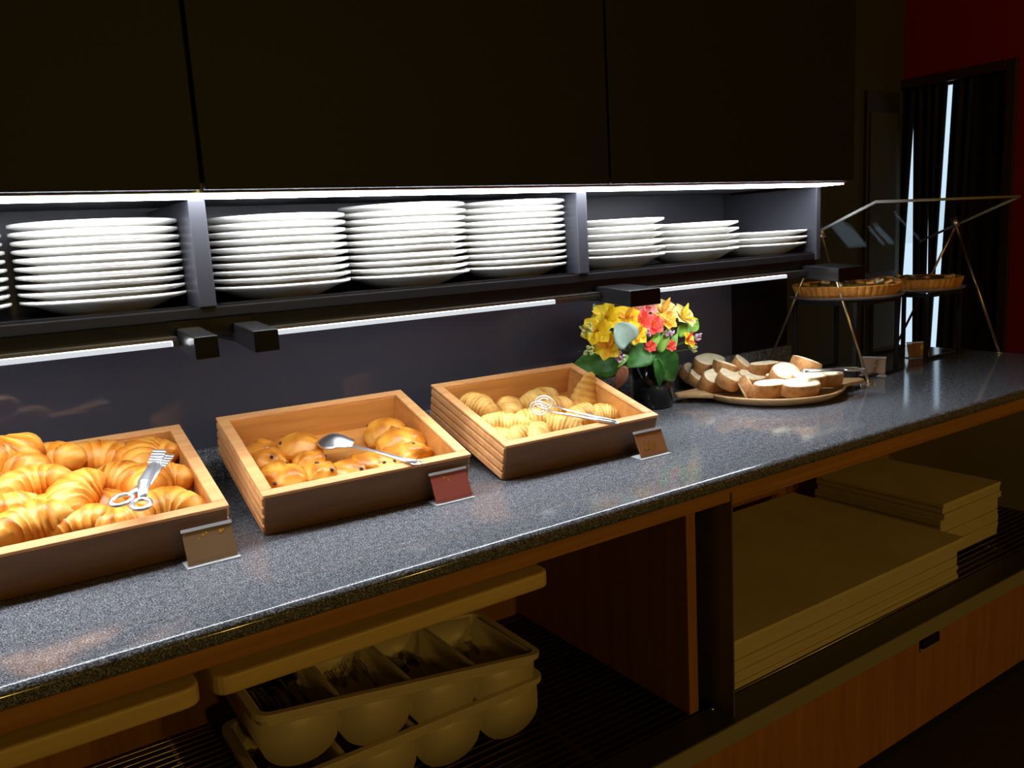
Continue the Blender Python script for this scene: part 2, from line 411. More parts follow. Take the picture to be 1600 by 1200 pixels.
# ------------------------------------------------------------------ countertop
ct = empty('countertop', (0, YF, CT), label='long polished dark speckled granite countertop', cat='countertop')
m = MB(); m.box(XL, XR, 0, YW - YF - .001, -.03, 0)
so = m.build('slab', 'granite', ct, True, bevel=.014, seg=6); so.modifiers['bevel'].harden_normals = True
bx(XL, 2.295, YW - YF - .021, YW - YF - .0012, .0003, .07).build('upstand', 'granite', ct, bevel=.002)

# ------------------------------------------------------------------ base cabinet
bc = empty('base_cabinet', (1.0, YW, 0), label='wooden buffet base cabinet with open shelf under the countertop', cat='cabinet')
cx, cy = 1.0, YW
def cb(name, mat, x0, x1, y0, y1, z0, z1, **k): return bx(x0 - cx, x1 - cx, y0 - cy, y1 - cy, z0, z1).build(name, mat, bc, **k)
ZT = CT - .0301
cb('apron', 'apron_wood', XL, XR - .01, 1.075, 1.097, ZC - .53, ZT, bevel=.002)
cb('apron_lip', 'apron_wood', 1.22, XR - .03, 1.1, 1.115, ZC - .55, ZT, bevel=.002)
cb('top_frame', 'cabinet_wood', XL, XR - .01, 1.097, YW - .004, ZT - .012, ZT)
cb('back_panel', 'cabinet_wood', XL, XR - .01, YW - .016, YW - .004, .06, ZT - .012)
cb('partition', 'cabinet_wood', 1.150, 1.176, 1.137, YW - .016, SH - .004, ZT - .012, bevel=.0015)
cb('partition', 'cabinet_wood', XL, XL + .025, 1.1, YW - .016, SH - .004, ZT - .012)
cb('end_panel', 'ledge_strip', XR - .05, XR - .02, 1.075, YW - .016, SH - .004, ZT - .012)
dv = bx(1.2085 - cx, 1.2125 - cx, 1.071 - cy, 1.19 - cy, SH, ZT - .012).build('metal_divider', 'divider_metal', bc, bevel=.001)
tag(dv, 'grey metal divider sheet')
MB().lathe([(.001, 0), (.005, 0), (.005, .004), (.001, .005)], 10).build('screw', 'steel', dv, True, loc=(1.195 - cx, 1.118 - cy, SH + .0005))
cb('sill', 'sill', XL, XR - .01, YF + .004, 1.128, SH - .012, SH)
cb('ledge_strip', 'ledge_strip', XL, XR - .01, YF - .002, YF + .004, ZC - 1.031, SH - .001, bevel=.001)
nx0, nx1 = on_y(1441, 1000, YF).x, on_y(1466, 1000, YF).x
cb('lower_panel', 'cabinet_wood', XL, nx0 - .003, YF + .006, YF + .024, .09, ZC - 1.0335)
cb('lower_panel', 'cabinet_wood', nx1 + .003, XR - .01, YF + .006, YF + .024, .09, ZC - 1.0335)
cb('lower_panel', 'cabinet_wood', nx0 - .003, nx1 + .003, YF + .006, YF + .024, .09, ZC - 1.062)
cb('catch_plate', 'black_matt', nx0, nx1, YF - .004, YF + .006, ZC - 1.058, ZC - 1.034, bevel=.001)
cb('catch_rim', 'ledge_strip', nx0 - .004, nx1 + .006, YF - .001, YF + .006, ZC - 1.066, ZC - 1.058, bevel=.001)
cb('bottom_board', 'cabinet_wood', XL, XR - .01, YF + .024, YW - .016, .09, .108)
cb('plinth', 'black_matt', XL, XR - .05, 1.11, 1.13, 0, .09)
cb('shelf_board', 'black_matt', XL, XR - .02, 1.128, YW - .016, SH - .032, SH - .022)
rl = (1.148 - (XL + .026)) / 2; rodL = MB().tube([(-rl, 0, 0), (rl, 0, 0)], .0028, 6).mesh('shelf_rod', 'rod', True)
rr_ = (XR - .051 - 1.214) / 2; rodR = MB().tube([(-rr_, 0, 0), (rr_, 0, 0)], .0028, 6).mesh('shelf_rod', 'rod', True)
y = 1.137
while y < YW - .03:
    put('shelf_rod', rodL, bc, loc=((1.148 + XL + .026) / 2 - cx, y - cy, SH - .003))
    if y > 1.2 or True: put('shelf_rod', rodR, bc, loc=((XR - .051 + 1.214) / 2 - cx, y - cy, SH - .003))
    y += .0205
for x in (-.4, .25, .9, 1.9, 2.5):
    bx(x - cx - .004, x - cx + .004, 1.13 - cy, YW - .02 - cy, SH - .0215, SH - .0058).build('cross_bar', 'rod', bc)

# pull-out boards under the apron
for (a, b, txt) in ((XL + .03, .196, 'pale wooden pull-out board under the countertop, beyond the cutlery bins'), (.212, .756, 'pale wooden pull-out board under the countertop, right above the cutlery bins')):
    mm = MB(); mx_ = (a + b) / 2; hw = (b - a) / 2; rr0 = .02
    pts = []
    for (sx, sy, a0) in ((1, 0, -90), (1, 1, 0), (-1, 1, 90), (-1, 0, 180)):
        ccx = sx * (hw - rr0); ccy = rr0 if sy == 0 else .5 - rr0
        for q in range(5):
            an = (a0 + q * 22.5) * D2R; pts.append((ccx + rr0 * math.cos(an), ccy + rr0 * math.sin(an)))
    mm.prism(pts, 'z', 0, .027)
    e = mm.build('pullout_board', 'board_wood', bevel=.004, loc=(mx_, YF + .003, ZC - .567))
    tag(e, txt, 'board', 'pull-out boards')
    bx(-hw + .01, hw - .01, .045, .46, .0272, ZT - .0125 - (ZC - .567)).build('slide_rail', 'cabinet_wood', e)

# ------------------------------------------------------------------ cutlery bins
def cutlery_bin(loc, rot, label):
    e = empty('cutlery_bin', loc, rot, label, 'cutlery bin', 'stacked cream cutlery bins')
    L, W_, H = .594, .262, .105; n = 4; pitch = (L - .03) / n; th = .003
    # scoops: half-round troughs, open at the top, closed by end walls
    for i in range(n):
        x0 = .015 + i * pitch + .003; x1 = x0 + pitch - .006; xm = (x0 + x1) / 2; rr = (x1 - x0) / 2
        prof = [(x0, H - .006)]; k = 14
        for j in range(k + 1):
            a = math.pi + math.pi * j / k
            prof.append((xm + rr * math.cos(a), (H - .006) * (1 - .0) * .46 + (H * .46) * math.sin(a)))
        prof.append((x1, H - .006))
        inn = [(xm + (p[0] - xm) * (1 - th / rr), p[1] if idx in (0, len(prof) - 1) else p[1] + th * (.5 if abs(p[0] - xm) > rr * .8 else 1)) for idx, p in enumerate(prof)]
        m = MB(); N = len(prof); vs = []
        for yy in (.012, W_ - .012):
            vs += [(p[0], yy, p[1]) for p in prof]
        for yy in (.012 + th, W_ - .012 - th):
            vs += [(p[0], yy, p[1]) for p in inn]
        fs = []
        for j in range(N - 1):
            fs.append((j, j + 1, N + j + 1, N + j)); fs.append((2 * N + j, 3 * N + j, 3 * N + j + 1, 2 * N + j + 1))
        fs.append(tuple(range(N))); fs.append(tuple(range(N, 2 * N))[::-1])
        fs.append(tuple(range(2 * N, 3 * N))[::-1]); fs.append(tuple(range(3 * N, 4 * N)))
        fs += [(0, N, 3 * N, 2 * N), (N - 1, 3 * N - 1, 4 * N - 1, 2 * N - 1), (0, 2 * N, 3 * N - 1, N - 1), (N, 2 * N - 1, 4 * N - 1, 3 * N)]
        m.add(vs, fs); m.build('scoop', 'cream_plastic', e, True)
    # rim with rounded corners and a short skirt
    def rr_pts(x0, x1, y0, y1, r):
        out = []
        for (ax, ay, a0) in ((x1 - r, y0 + r, -90), (x1 - r, y1 - r, 0), (x0 + r, y1 - r, 90), (x0 + r, y0 + r, 180)):
            for q in range(6): an = (a0 + q * 18) * D2R; out.append((ax + r * math.cos(an), ay + r * math.sin(an)))
        return out
    o = rr_pts(0, L, 0, W_, .03); i_ = rr_pts(.013, L - .013, .011, W_ - .011, .02); N = len(o)
    m = MB(); vs = [(x, y, H - .026) for x, y in i_] + [(x, y, H - .008) for x, y in i_] + [(x, y, H - .012) for x, y in o] + [(x, y, H) for x, y in o] + [(x, y, H) for x, y in rr_pts(.016, L - .016, .0145, W_ - .0145, .017)] + [(x, y, H - .026) for x, y in rr_pts(.016, L - .016, .0145, W_ - .0145, .017)]
    fs = []
    for r_ in range(5):
        fs += [(r_ * N + j, r_ * N + (j + 1) % N, (r_ + 1) * N + (j + 1) % N, (r_ + 1) * N + j) for j in range(N)]
    fs += [(5 * N + j, 5 * N + (j + 1) % N, (j + 1) % N, j) for j in range(N)]
    m.add(vs, fs); m.build('rim', 'cream_plastic', e, bevel=.003)
    for i in range(1, n):
        x = .015 + i * pitch
        bx(x - .0045, x + .0045, .0145, W_ - .0145, H - .03, H - .004).build('partition_ridge', 'cream_plastic', e, bevel=.002)
    return e
lo_bin = cutlery_bin((.310, 1.297, SH + .0002), (0, 0, 0), 'cream plastic cutlery bin standing flat on the rods, under the other bin')
up_rot = (0, math.atan2(.083, .589), 0)
up_bin = cutlery_bin((.316 - .105 * math.sin(up_rot[1]), 1.299, ZC - .752 - .105 * math.cos(up_rot[1])), up_rot, 'cream plastic cutlery bin lying tilted on top of the other bin')

def cutlery(binn, pos, tiltx, yaw, kind, label, grp):
    M = Matrix.LocRotScale(binn.location, binn.rotation_euler, (1, 1, 1))
    lr = Euler((tiltx, 0, yaw)).to_matrix().to_4x4()
    W4 = M @ Matrix.Translation(pos) @ lr
    e = empty(kind, label=label, cat=kind.split('_')[-1], group=grp); e.matrix_world = W4; e.location = W4.to_translation(); e.rotation_euler = W4.to_euler()
    MB().tube([(0, 0, 0), (0, .02, .0005), (0, .06, .001), (0, .11, .001)], [.0055, .0062, .0045, .003], 8, True, .55).build('handle', 'dark_steel', e, True)
    if kind == 'serving_fork':
        for k in (-1, 0, 1): MB().tube([(k * .002, .112, .001), (k * .006, .135, .004), (k * .006, .165, .002)], .0015, 6).build('tine', 'dark_steel', e, True)
    else:
        m = MB(); m.tube([(0, .112, .001), (0, .12, 0), (0, .14, -.002), (0, .16, -.001), (0, .172, .001)], [.003, .01, .0165, .014, .003], 12, True, .3).build('bowl', 'dark_steel', e, True)
cut = []
H_ = .105
random.seed(11)
for comp, cnt in ((0, 9), (1, 5), (2, 4), (3, 4)):
    for k in range(cnt):
        x = .015 + comp * .141 + .024 + (k % 5) * .022
        cutlery(up_bin, (x, .035 + random.uniform(0, .02), .03 + .014 * (k // 5) + (.012 if comp == 0 else .0) + .010 * abs((k % 5) - 2)), .12, random.uniform(-.04, .04), ('dessert_spoon', 'serving_fork')[comp % 2],
                'dark steel ' + ('spoon' if comp % 2 == 0 else 'fork') + ' lying in the ' + ('compartment at the raised end', 'compartment next to the raised end', 'compartment next to the low end', 'compartment at the low end')[comp] + ' of the upper bin', 'cutlery in the upper bin')
for comp, cnt in ((0, 4), (1, 4)):
    for k in range(cnt):
        x = .015 + comp * .141 + .03 + k * .026
        cutlery(lo_bin, (x, .03, .045), .05, 0, ('dessert_spoon', 'serving_fork')[comp % 2], 'dark steel ' + ('spoon' if comp % 2 == 0 else 'fork') + ' lying in a compartment of the lower cream bin', 'cutlery in the lower bin')

# ------------------------------------------------------------------ stacks of paper sheets
def paper_stack(x0, x1, y0, y1, z, hs, label, top_over):
    e = empty('paper_stack', ((x0 + x1) / 2, y0, z), label=label, cat='paper stack', group='paper stacks on the shelf')
    zz = 0; hw = (x1 - x0) / 2
    for i, (h, dx, dy) in enumerate(hs):
        last = i == len(hs) - 1
        o = bx(-hw + dx, hw + dx, dy, y1 - y0 + dy, zz, zz + h - .0004).build('sheet_bundle', 'paper' if last else 'paper_edge', e, bevel=.001)
        zz += h
    return e
random.seed(5)
big = [(.012, 0, 0), (.013, -.003, .003), (.012, .001, .001), (.014, -.002, .004), (.013, -.004, .002), (.012, .0, .005), (.012, -.002, .003), (.014, .003, -.004), (.010, .005, -.008), (.009, .008, -.010)]
paper_stack(1.2175, 2.195, 1.139, 1.70, SH + .0002, big, 'large broad stack of cream paper sheets beside the metal divider', 0)
sm = [(.022, 0, .002), (.02, 0, 0), (.02, .006, .003), (.019, -.004, .0), (.02, .002, .004), (.02, -.003, .002), (.018, .006, -.003), (.02, .004, .001), (.012, .0, -.003)]
paper_stack(2.28, 2.605, 1.235, 1.66, SH + .0002, sm, 'smaller taller stack of cream paper near the cabinet end', 0)

# ------------------------------------------------------------------ pastry crates
TILT = 15 * D2R
CW, CD, CH = .385, .322, .078
crates = []
def crate(x0, y0, yaw, tilt, label):
    e = empty('pastry_crate', (x0, y0, CT + .0004), (tilt, 0, yaw), label, 'crate', 'wooden pastry crates')
    t = .018; h = CH
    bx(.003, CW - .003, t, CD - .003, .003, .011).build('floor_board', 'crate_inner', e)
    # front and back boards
    bx(0, CW, 0, t, 0, h - .006).build('front_board', 'crate_wood_shaded', e, bevel=.0015)
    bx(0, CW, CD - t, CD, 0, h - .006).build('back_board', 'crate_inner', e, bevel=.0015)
    # sides of stacked slats with open joints
    n = 4; sh_ = (h - .006) / n
    for sx in (0, 1):
        bx(sx * (CW - t) + .006 * (1 - sx), sx * (CW - t) + t - .006 * sx, t, CD - t, .001, h - .007).build('side_core', 'crate_inner', e)
        for k in range(n):
            a = -0.0015 if sx == 0 else CW - .006
            bx(a - .002 * (1 - sx), a + .0075 + .002 * sx, t * .2, CD - t * .2, k * sh_ + .002, (k + 1) * sh_ - .0028).build('side_slat', 'crate_wood', e, bevel=.0012)
    # rim of four boards
    bx(-.003, CW + .003, -.002, t, h - .0058, h).build('rim_board', 'crate_wood', e, bevel=.0015)
    bx(-.003, CW + .003, CD - t, CD + .002, h - .0058, h).build('rim_board', 'crate_wood', e, bevel=.0015)
    bx(-.003, t, t, CD - t, h - .0058, h).build('rim_board', 'crate_wood', e, bevel=.0015)
    bx(CW - t, CW + .003, t, CD - t, h - .0058, h).build('rim_board', 'crate_wood', e, bevel=.0015)
    # black wedge that lifts the back of the crate
    a, b = .10, .29
    tt = math.tan(tilt)
    m = MB(); m.prism([(a, 0), (b, 0), (b, b * tt - .0012), (a, a * tt - .0012)], 'x', .04, CW - .04)
    tag(m.build('crate_riser', 'black_matt', loc=(x0, y0, CT + .0003), rot=(0, 0, yaw)), 'black sloping riser under the ' + label, 'riser', 'risers under the crates')
    M = Matrix.LocRotScale(Vector((x0, y0, CT + .0004)), Euler((tilt, 0, yaw)), (1, 1, 1))
    return M
C1 = crate(-.065, 1.350, -.5 * D2R, TILT, 'wooden crate full of croissants')
C2 = crate(.383, 1.354, -2.9 * D2R, TILT, 'wooden crate of raisin buns with a spoon')
C3 = crate(.852, 1.336, -2.3 * D2R, TILT, 'wooden crate of scored rolls near the flowers')

def in_crate(M, px, py, wz):
    """photo pixel -> crate-local point on the plane wz above the crate floor plane"""
    Mi = M.inverted(); o = Mi @ CAM; d = Mi.to_3x3() @ ray(px, py)
    return o + d * ((wz - o.z) / d.z)
def place_in(M, o, p, rot):
    W4 = M @ Matrix.Translation(p) @ Euler(rot).to_matrix().to_4x4()
    o.location = W4.to_translation(); o.rotation_euler = W4.to_euler()

# ---- dough shapes
def crescent(L, Rr, curl, ridges, seed, flat=.85, nt=56, nr=20, step=.11, taper=.62, tw=.10, bakeb=.1):
    rnd = random.Random(seed); m = MB(); vs = []; bk = []
    off = Vector((rnd.random() * 50, rnd.random() * 50, 0))
    for i in range(nt + 1):
        t = -1 + 2 * i / nt
        if abs(curl) > .05:
            ang = t * curl / 2; rho = L / curl; c = Vector((rho * math.sin(ang), rho * (1 - math.cos(ang)), 0)); tx = Vector((math.cos(ang), math.sin(ang), 0))
        else: c = Vector((t * L / 2, 0, 0)); tx = Vector((1, 0, 0))
        ny = Vector((-tx.y, tx.x, 0))
        base = max(.02, (1 - abs(t) ** 2.1)) ** taper
        for j in range(nr):
            a = 2 * math.pi * j / nr
            k = abs(t + tw * math.cos(a) * (1 if t > 0 else -1)) * ridges
            fr_ = k - math.floor(k)
            saw = (1 - fr_) if fr_ > .12 else fr_ / .12 * .88
            r = Rr * base * (1 - step * .5 + step * saw)
            nn = noise.noise(Vector((t * 3, math.cos(a) * 1.2, math.sin(a) * 1.2)) + off)
            r *= 1 + .12 * nn
            z = math.sin(a) * r * flat
            if z < -.6 * Rr: z = -.6 * Rr
            vs.append(c + ny * math.cos(a) * r + Vector((0, 0, z)))
            bk.append(max(.001, min(1, bakeb + .7 * saw * base - .2 + .45 * nn)))
    fs = [(i * nr + j, i * nr + (j + 1) % nr, (i + 1) * nr + (j + 1) % nr, (i + 1) * nr + j) for i in range(nt) for j in range(nr)]
    fs += [tuple(range(nr))[::-1], tuple(range(nt * nr, (nt + 1) * nr))]
    zmin = min(v.z for v in vs)
    ctr = sum(vs, Vector()) / len(vs)
    vs = [Vector((v.x, v.y - ctr.y, v.z - zmin)) for v in vs]
    return m.add(vs, fs, bk)
def bun(Rx, Ry, H, seed, lump=.1, fold=0, bakeb=.1):
    rnd = random.Random(seed); off = Vector((rnd.random() * 50, rnd.random() * 50, rnd.random() * 9))
    bm = bmesh.new(); bmesh.ops.create_icosphere(bm, subdivisions=4, radius=1)
    vs = []; bk = []
    for v in bm.verts:
        p = v.co.copy(); nn = noise.noise(p * 1.4 + off); n2 = noise.noise(p * 4 + off)
        r = 1 + lump * nn + lump * .3 * n2
        if fold:
            s_ = abs(p.x * .8 + p.y * .4 + .12 * math.sin(p.y * 4)); r -= fold * math.exp(-(s_ / .12) ** 2)
        z = p.z * r
        z = z * H * .62 if z > 0 else max(z, -.62) * H * .62
        vs.append(Vector((p.x * r * Rx, p.y * r * Ry, z)))
        bk.append(max(.001, min(1, bakeb + .4 * max(p.z, 0) + .5 * nn)))
    fs = [tuple(x.index for x in f.verts) for f in bm.faces]; bm.free()
    zmin = min(v.z for v in vs); vs = [Vector((v.x, v.y, v.z - zmin)) for v in vs]
    return MB().add(vs, fs, bk)

# ---- croissants
cro = [crescent(.118, .037, 2.0, 3.4, 1, step=.09).mesh('croissant', 'croissant_crust', True), crescent(.125, .038, 1.5, 3.8, 2, step=.09).mesh('croissant', 'croissant_crust', True),
       crescent(.108, .040, 2.4, 3.2, 3, step=.09).mesh('croissant', 'croissant_crust', True), crescent(.125, .034, 1.1, 4.2, 4, step=.10).mesh('croissant', 'croissant_crust', True)]
spots = [  # px, py, height in crate, yaw, tilt x, tilt y, mesh, label
 (4, 696, .112, 20, 25, -10, 2, 'plump croissant heaped highest against the crate back'), (12, 728, .095, 150, 10, 5, 1, 'croissant just below the highest one'),
 (72, 718, .080, 170, 15, 8, 1, 'croissant arched behind the two middle ones'), (52, 752, .090, 190, 22, 0, 0, 'crescent croissant curling downward in the middle'),
 (128, 764, .074, 235, 10, 10, 0, 'fat rounded croissant in the middle of the crate'), (152, 706, .054, 165, 5, -5, 1, 'croissant lying along the crate back board'),
 (12, 782, .072, 25, 8, 8, 3, 'croissant pointing forward below the highest ones'), (66, 790, .058, 60, 10, 0, 0, 'croissant peeking out under the curled one'),
 (52, 820, .066, 195, 18, 4, 1, 'broad glossy croissant near the front board'), (120, 816, .050, 185, 12, 6, 3, 'croissant tucked along the front board'),
 (4, 832, .046, 150, 6, 0, 0, 'croissant at the front, below the pointing one'), (34, 848, .034, 178, 0, 0, 3, 'low croissant touching the front board'),
 (192, 748, .052, 130, 12, 5, 1, 'dark orange croissant beneath the tong tips'), (226, 704, .046, 175, 5, 10, 3, 'pale croissant behind the tongs'),
 (262, 702, .050, 240, 8, 0, 0, 'small croissant in the far corner by the tong tip'), (288, 744, .056, 200, 20, -10, 2, 'large croissant leaning on the crate side'),
 (262, 790, .044, 160, 6, 0, 0, 'croissant in the front corner under the ring handles'), (190, 806, .042, 10, 0, 6, 3, 'croissant beneath the ring handles'),
 (212, 742, .030, 60, 0, 0, 1, 'croissant half hidden under the tong hinge'), (98, 740, .040, 80, 0, 0, 3, 'croissant half hidden between the middle ones'),
 (150, 790, .028, 20, 0, 0, 1, 'low croissant half hidden before the fat one'), (244, 772, .028, 100, 0, 0, 3, 'low croissant half hidden by the crate side')]
for (px, py, hz, yw, rx, ry, k, lab) in spots:
    hz += .016; p = in_crate(C1, px, py, hz); p.z = hz - .034; p.x = min(p.x, CW - .068); p.y = min(max(p.y, .064 if abs(math.sin(yw * D2R)) < .35 else .078), CD - .062)
    o = put('croissant', cro[k]); place_in(C1, o, p, (rx * D2R, ry * D2R, yw * D2R)); o.scale = (1.06, 1.06, 1.06)
    tag(o, lab, 'croissant', 'croissants in the wooden crate')

# ---- raisin buns
buns = [bun(.046, .044, .05, 21, .16), bun(.05, .038, .044, 22, .22, .2), bun(.036, .033, .042, 23, .26, .12), bun(.054, .036, .03, 24, .3, .2)]
bun_me = [b.mesh('raisin_bun', 'bun_crust', True) for b in buns]
rs_me = bun(.0042, .0035, .005, 31, .2).mesh('raisin', 'raisin', True)
bspots = [(404, 706, .020, 30, 2, 'small knobbly raisin bun in the far corner'), (468, 700, .022, 0, 0, 'round raisin bun near the crate back board'), (442, 744, .020, 100, 1, 'wide raisin bun against the crate side and front'),
          (486, 727, .015, 60, 2, 'small raisin bun beside the round one'), (536, 742, .010, 10, 3, 'flat torn bun along the front board'), (500, 748, .010, 70, 2, 'small bun tucked behind the front board'),
          (604, 676, .022, 20, 0, 'glossy round bun behind the folded bun'), (640, 676, .036, 130, 1, 'folded bun with dark raisins on the heap'), (622, 696, .020, 50, 0, 'round bun at the front of the heap'),
          (668, 708, .012, 0, 2, 'small bun in the front corner beside the spoon handle'), (582, 726, .008, 160, 3, 'flat bun piece under the spoon handle'), (412, 728, .012, 140, 2, 'small bun between the corner bun and the wide one')]
for i, (px, py, hz, yw, k, lab) in enumerate(bspots):
    p = in_crate(C2, px, py, hz + .012); p.z = max(hz - .02, .0112)
    p.x = min(max(p.x, .06), CW - .058); p.y = min(max(p.y, .058), CD - .06)
    o = put('raisin_bun', bun_me[k]); place_in(C2, o, p, (random.uniform(-.1, .1), random.uniform(-.1, .1), yw * D2R))
    tag(o, lab, 'bun', 'buns in the wooden crate')
    rnd = random.Random(i); b = buns[k]
    cand = [v for v in b.v if v[2] > .55 * max(q[2] for q in b.v)]
    for q in range(2):
        v = rnd.choice(cand); put('raisin', rs_me, o, loc=(v[0], v[1], v[2] - .0028), rot=(0, 0, rnd.random() * 6))

# ---- scored rolls
rolls = [crescent(.125, .031, .5, 7.5, 41, .9, 64, 20, .10, .5, .05, .05), crescent(.10, .032, .15, 6.0, 42, .95, 56, 20, .10, .5, .04, .05), crescent(.085, .03, .9, 5.5, 43, .9, 48, 20, .12, .55, .05, .05)]
roll_me = [r_.mesh('scored_roll', 'roll_crust', True) for r_ in rolls]
rspots = [(746, 630, .060, 110, 10, 1, 'egg-shaped scored roll in the far corner'), (794, 632, .052, 70, 0, 2, 'small round-ended scored roll beside the corner one'), (842, 618, .046, 15, 0, 0, 'long scored roll along the crate back board'),
          (790, 658, .058, 150, 8, 0, 'long scored roll lying across the crate'), (782, 682, .040, 170, 0, 2, 'scored roll in the front corner'), (836, 652, .050, 160, 5, 1, 'scored roll in the middle beneath the tong loop'),
          (840, 672, .050, 45, -8, 2, 'scored roll propped near the front board'), (878, 662, .046, 130, 5, 1, 'stubby scored roll beside the tong arms'), (944, 646, .036, 160, 0, 2, 'scored roll by the tong handles'),
          (908, 650, .034, 20, 0, 1, 'scored roll beneath the tong arms'), (762, 650, .030, 80, 0, 1, 'scored roll half hidden along the crate side'), (868, 640, .030, 0, 0, 1, 'scored roll half hidden behind the tong loop'),
          (812, 684, .030, 20, 0, 1, 'low scored roll touching the front board')]
for (px, py, hz, yw, rx, k, lab) in rspots:
    p = in_crate(C3, px, py, hz); p.z = max(hz - .03, .0112)
    p.x = min(max(p.x, .05), CW - .05); p.y = min(max(p.y, .045), CD - .05)
    o = put('scored_roll', roll_me[k]); place_in(C3, o, p, (rx * D2R, 0, yw * D2R)); tag(o, lab, 'bread roll', 'rolls in the wooden crate')
# turnover: folded triangle standing against the crate corner
tv = MB(); vs = []; bk = []; nT, nA = 24, 18
for i in range(nT + 1):
    t = i / nT; wid = .042 * (1 - t) ** .55 * (.35 + .65 * min(1, t * 6 + .2)) + .002; th_ = .018 * (1 - t) ** .5 * min(1, .4 + t * 5) + .002
    for j in range(nA):
        a = 2 * math.pi * j / nA; rp = 1 + .05 * math.sin(t * 40)
        vs.append(Vector((math.cos(a) * wid * rp, math.sin(a) * th_ * rp + .008 * math.sin(t * 3), t * .098))); bk.append(.15 + .3 * abs(math.sin(t * 20)) + .1 * math.cos(a))
tv.add(vs, [(i * nA + j, i * nA + (j + 1) % nA, (i + 1) * nA + (j + 1) % nA, (i + 1) * nA + j) for i in range(nT) for j in range(nA)] + [tuple(range(nA))[::-1], tuple(range(nT * nA, (nT + 1) * nA))], bk)
o = tv.build('turnover', 'roll_crust', smooth=True)
p = in_crate(C3, 912, 640, .02); p.z = .012; p.y = min(p.y, CD - .06)
place_in(C3, o, p, (-24 * D2R, 14 * D2R, -20 * D2R)); tag(o, 'pale triangular turnover standing against the crate back corner', 'turnover')

# ---- tongs and spoon
def root_in(M, name, pts_mean, label, cat):
    e = empty(name, label=label, cat=cat); place_in(M, e, pts_mean, (0, 0, 0)); return e
# scissor tongs on the croissants
L3 = lambda M, px, py, wz: in_crate(M, px, py, wz)
pv = L3(C1, 226, 758, .112)
e = root_in(C1, 'scissor_tongs', pv, 'steel scissor tongs with two ring handles lying on the croissants', 'tongs')
def rel(q): return q - pv
for k, (rx_, ry_, tipx, tipy, dz) in enumerate(((191, 788, 262, 714, .0), (222, 800, 250, 712, .006))):
    rc = rel(L3(C1, rx_, ry_, .104)); rc.z = dz; tip = rel(L3(C1, tipx, tipy, .112)); tip.z = dz + .002
    dirv = rc.normalized(); side = Vector((-dirv.y, dirv.x, 0))
    m = MB(); m.ring(rc, dirv, side, .0175, .0125, .0042); m.build('ring_handle', 'steel', e, True)
    st = rc - dirv * .0175
    m = MB(); m.tube([st, st * .5 + Vector((0, 0, dz * .5)), Vector((0, 0, dz)), tip * .5 + Vector((0, 0, .002)), tip * .62], [.006, .008, .0105, .0085, .008], 10, True, .4); m.build('arm', 'steel', e, True)
    td = tip.normalized(); ts = Vector((-td.y, td.x, 0)); ml = MB()
    mm = Matrix((td, ts, Vector((0, 0, 1)))).transposed().to_4x4()
    for q in range(5):
        c = tip * (.66 + q * .085)
        ml.box(-.0035, .0028, -.0105, .0105, -.0022, .0022, Matrix.Translation(c) @ mm)
    ml.box(-.016, .018, -.0035, .0035, -.001, .001, Matrix.Translation(tip * .83) @ mm)
    ml.build('gripping_plate', 'steel', e, bevel=.0006)
MB().lathe([(.001, -.004), (.006, -.004), (.0065, .009), (.004, .011), (.001, .011)], 16).build('pivot_screw', 'steel', e, True)

def spoon_mesh(pts, m, wid, n=14):
    pass
# serving spoon on the buns
p0 = L3(C2, 524, 694, .052); p1 = L3(C2, 648, 722, .084)
e = root_in(C2, 'serving_spoon', p0, 'large steel serving spoon resting on the crate edge among the buns', 'spoon')
ax = (p1 - p0); Ls = ax.length; axn = ax.normalized(); sd = Vector((-axn.y, axn.x, 0)).normalized(); upv = axn.cross(sd).normalized()
if upv.z < 0: upv = -upv
m = MB(); nU, nV = 16, 14; vs = []
for lay in (0, 1):
    for i in range(nU + 1):
        u = -1 + 2 * i / nU
        for j in range(nV + 1):
            v = -1 + 2 * j / nV
            ww = math.sqrt(max(0, 1 - u * u)) * .029 + .001
            q = axn * (u * .041) + sd * (v * ww) + upv * (.02 * (1 - (v * v) * (1 - u * u)) * (1 - u * u) + lay * .0014)
            vs.append(q)
st = nV + 1; hN = (nU + 1) * st; fs = []
for i in range(nU):
    for j in range(nV):
        q = (i * st + j, i * st + j + 1, (i + 1) * st + j + 1, (i + 1) * st + j); fs.append(q); fs.append(tuple(x + hN for x in q)[::-1])
for i in range(nU):
    for j in (0, nV): fs.append((i * st + j, (i + 1) * st + j, (i + 1) * st + j + hN, i * st + j + hN))
for j in range(nV):
    for i in (0, nU): fs.append((i * st + j, i * st + j + 1, i * st + j + 1 + hN, i * st + j + hN))
m.add(vs, fs); m.build('bowl', 'steel', e, True)
m = MB(); m.tube([axn * .038 + upv * .001, axn * .052 + upv * .004, axn * (Ls * .55) + upv * .004, axn * (Ls * .85), axn * (Ls * 1.0)], [.0045, .0045, .005, .0075, .0085], 10, True, .4); m.build('handle', 'steel', e, True)
m = MB(); m.ring(axn * (Ls + .004), axn, sd, .012, .009, .002); m.build('hanging_loop', 'steel', e, True)

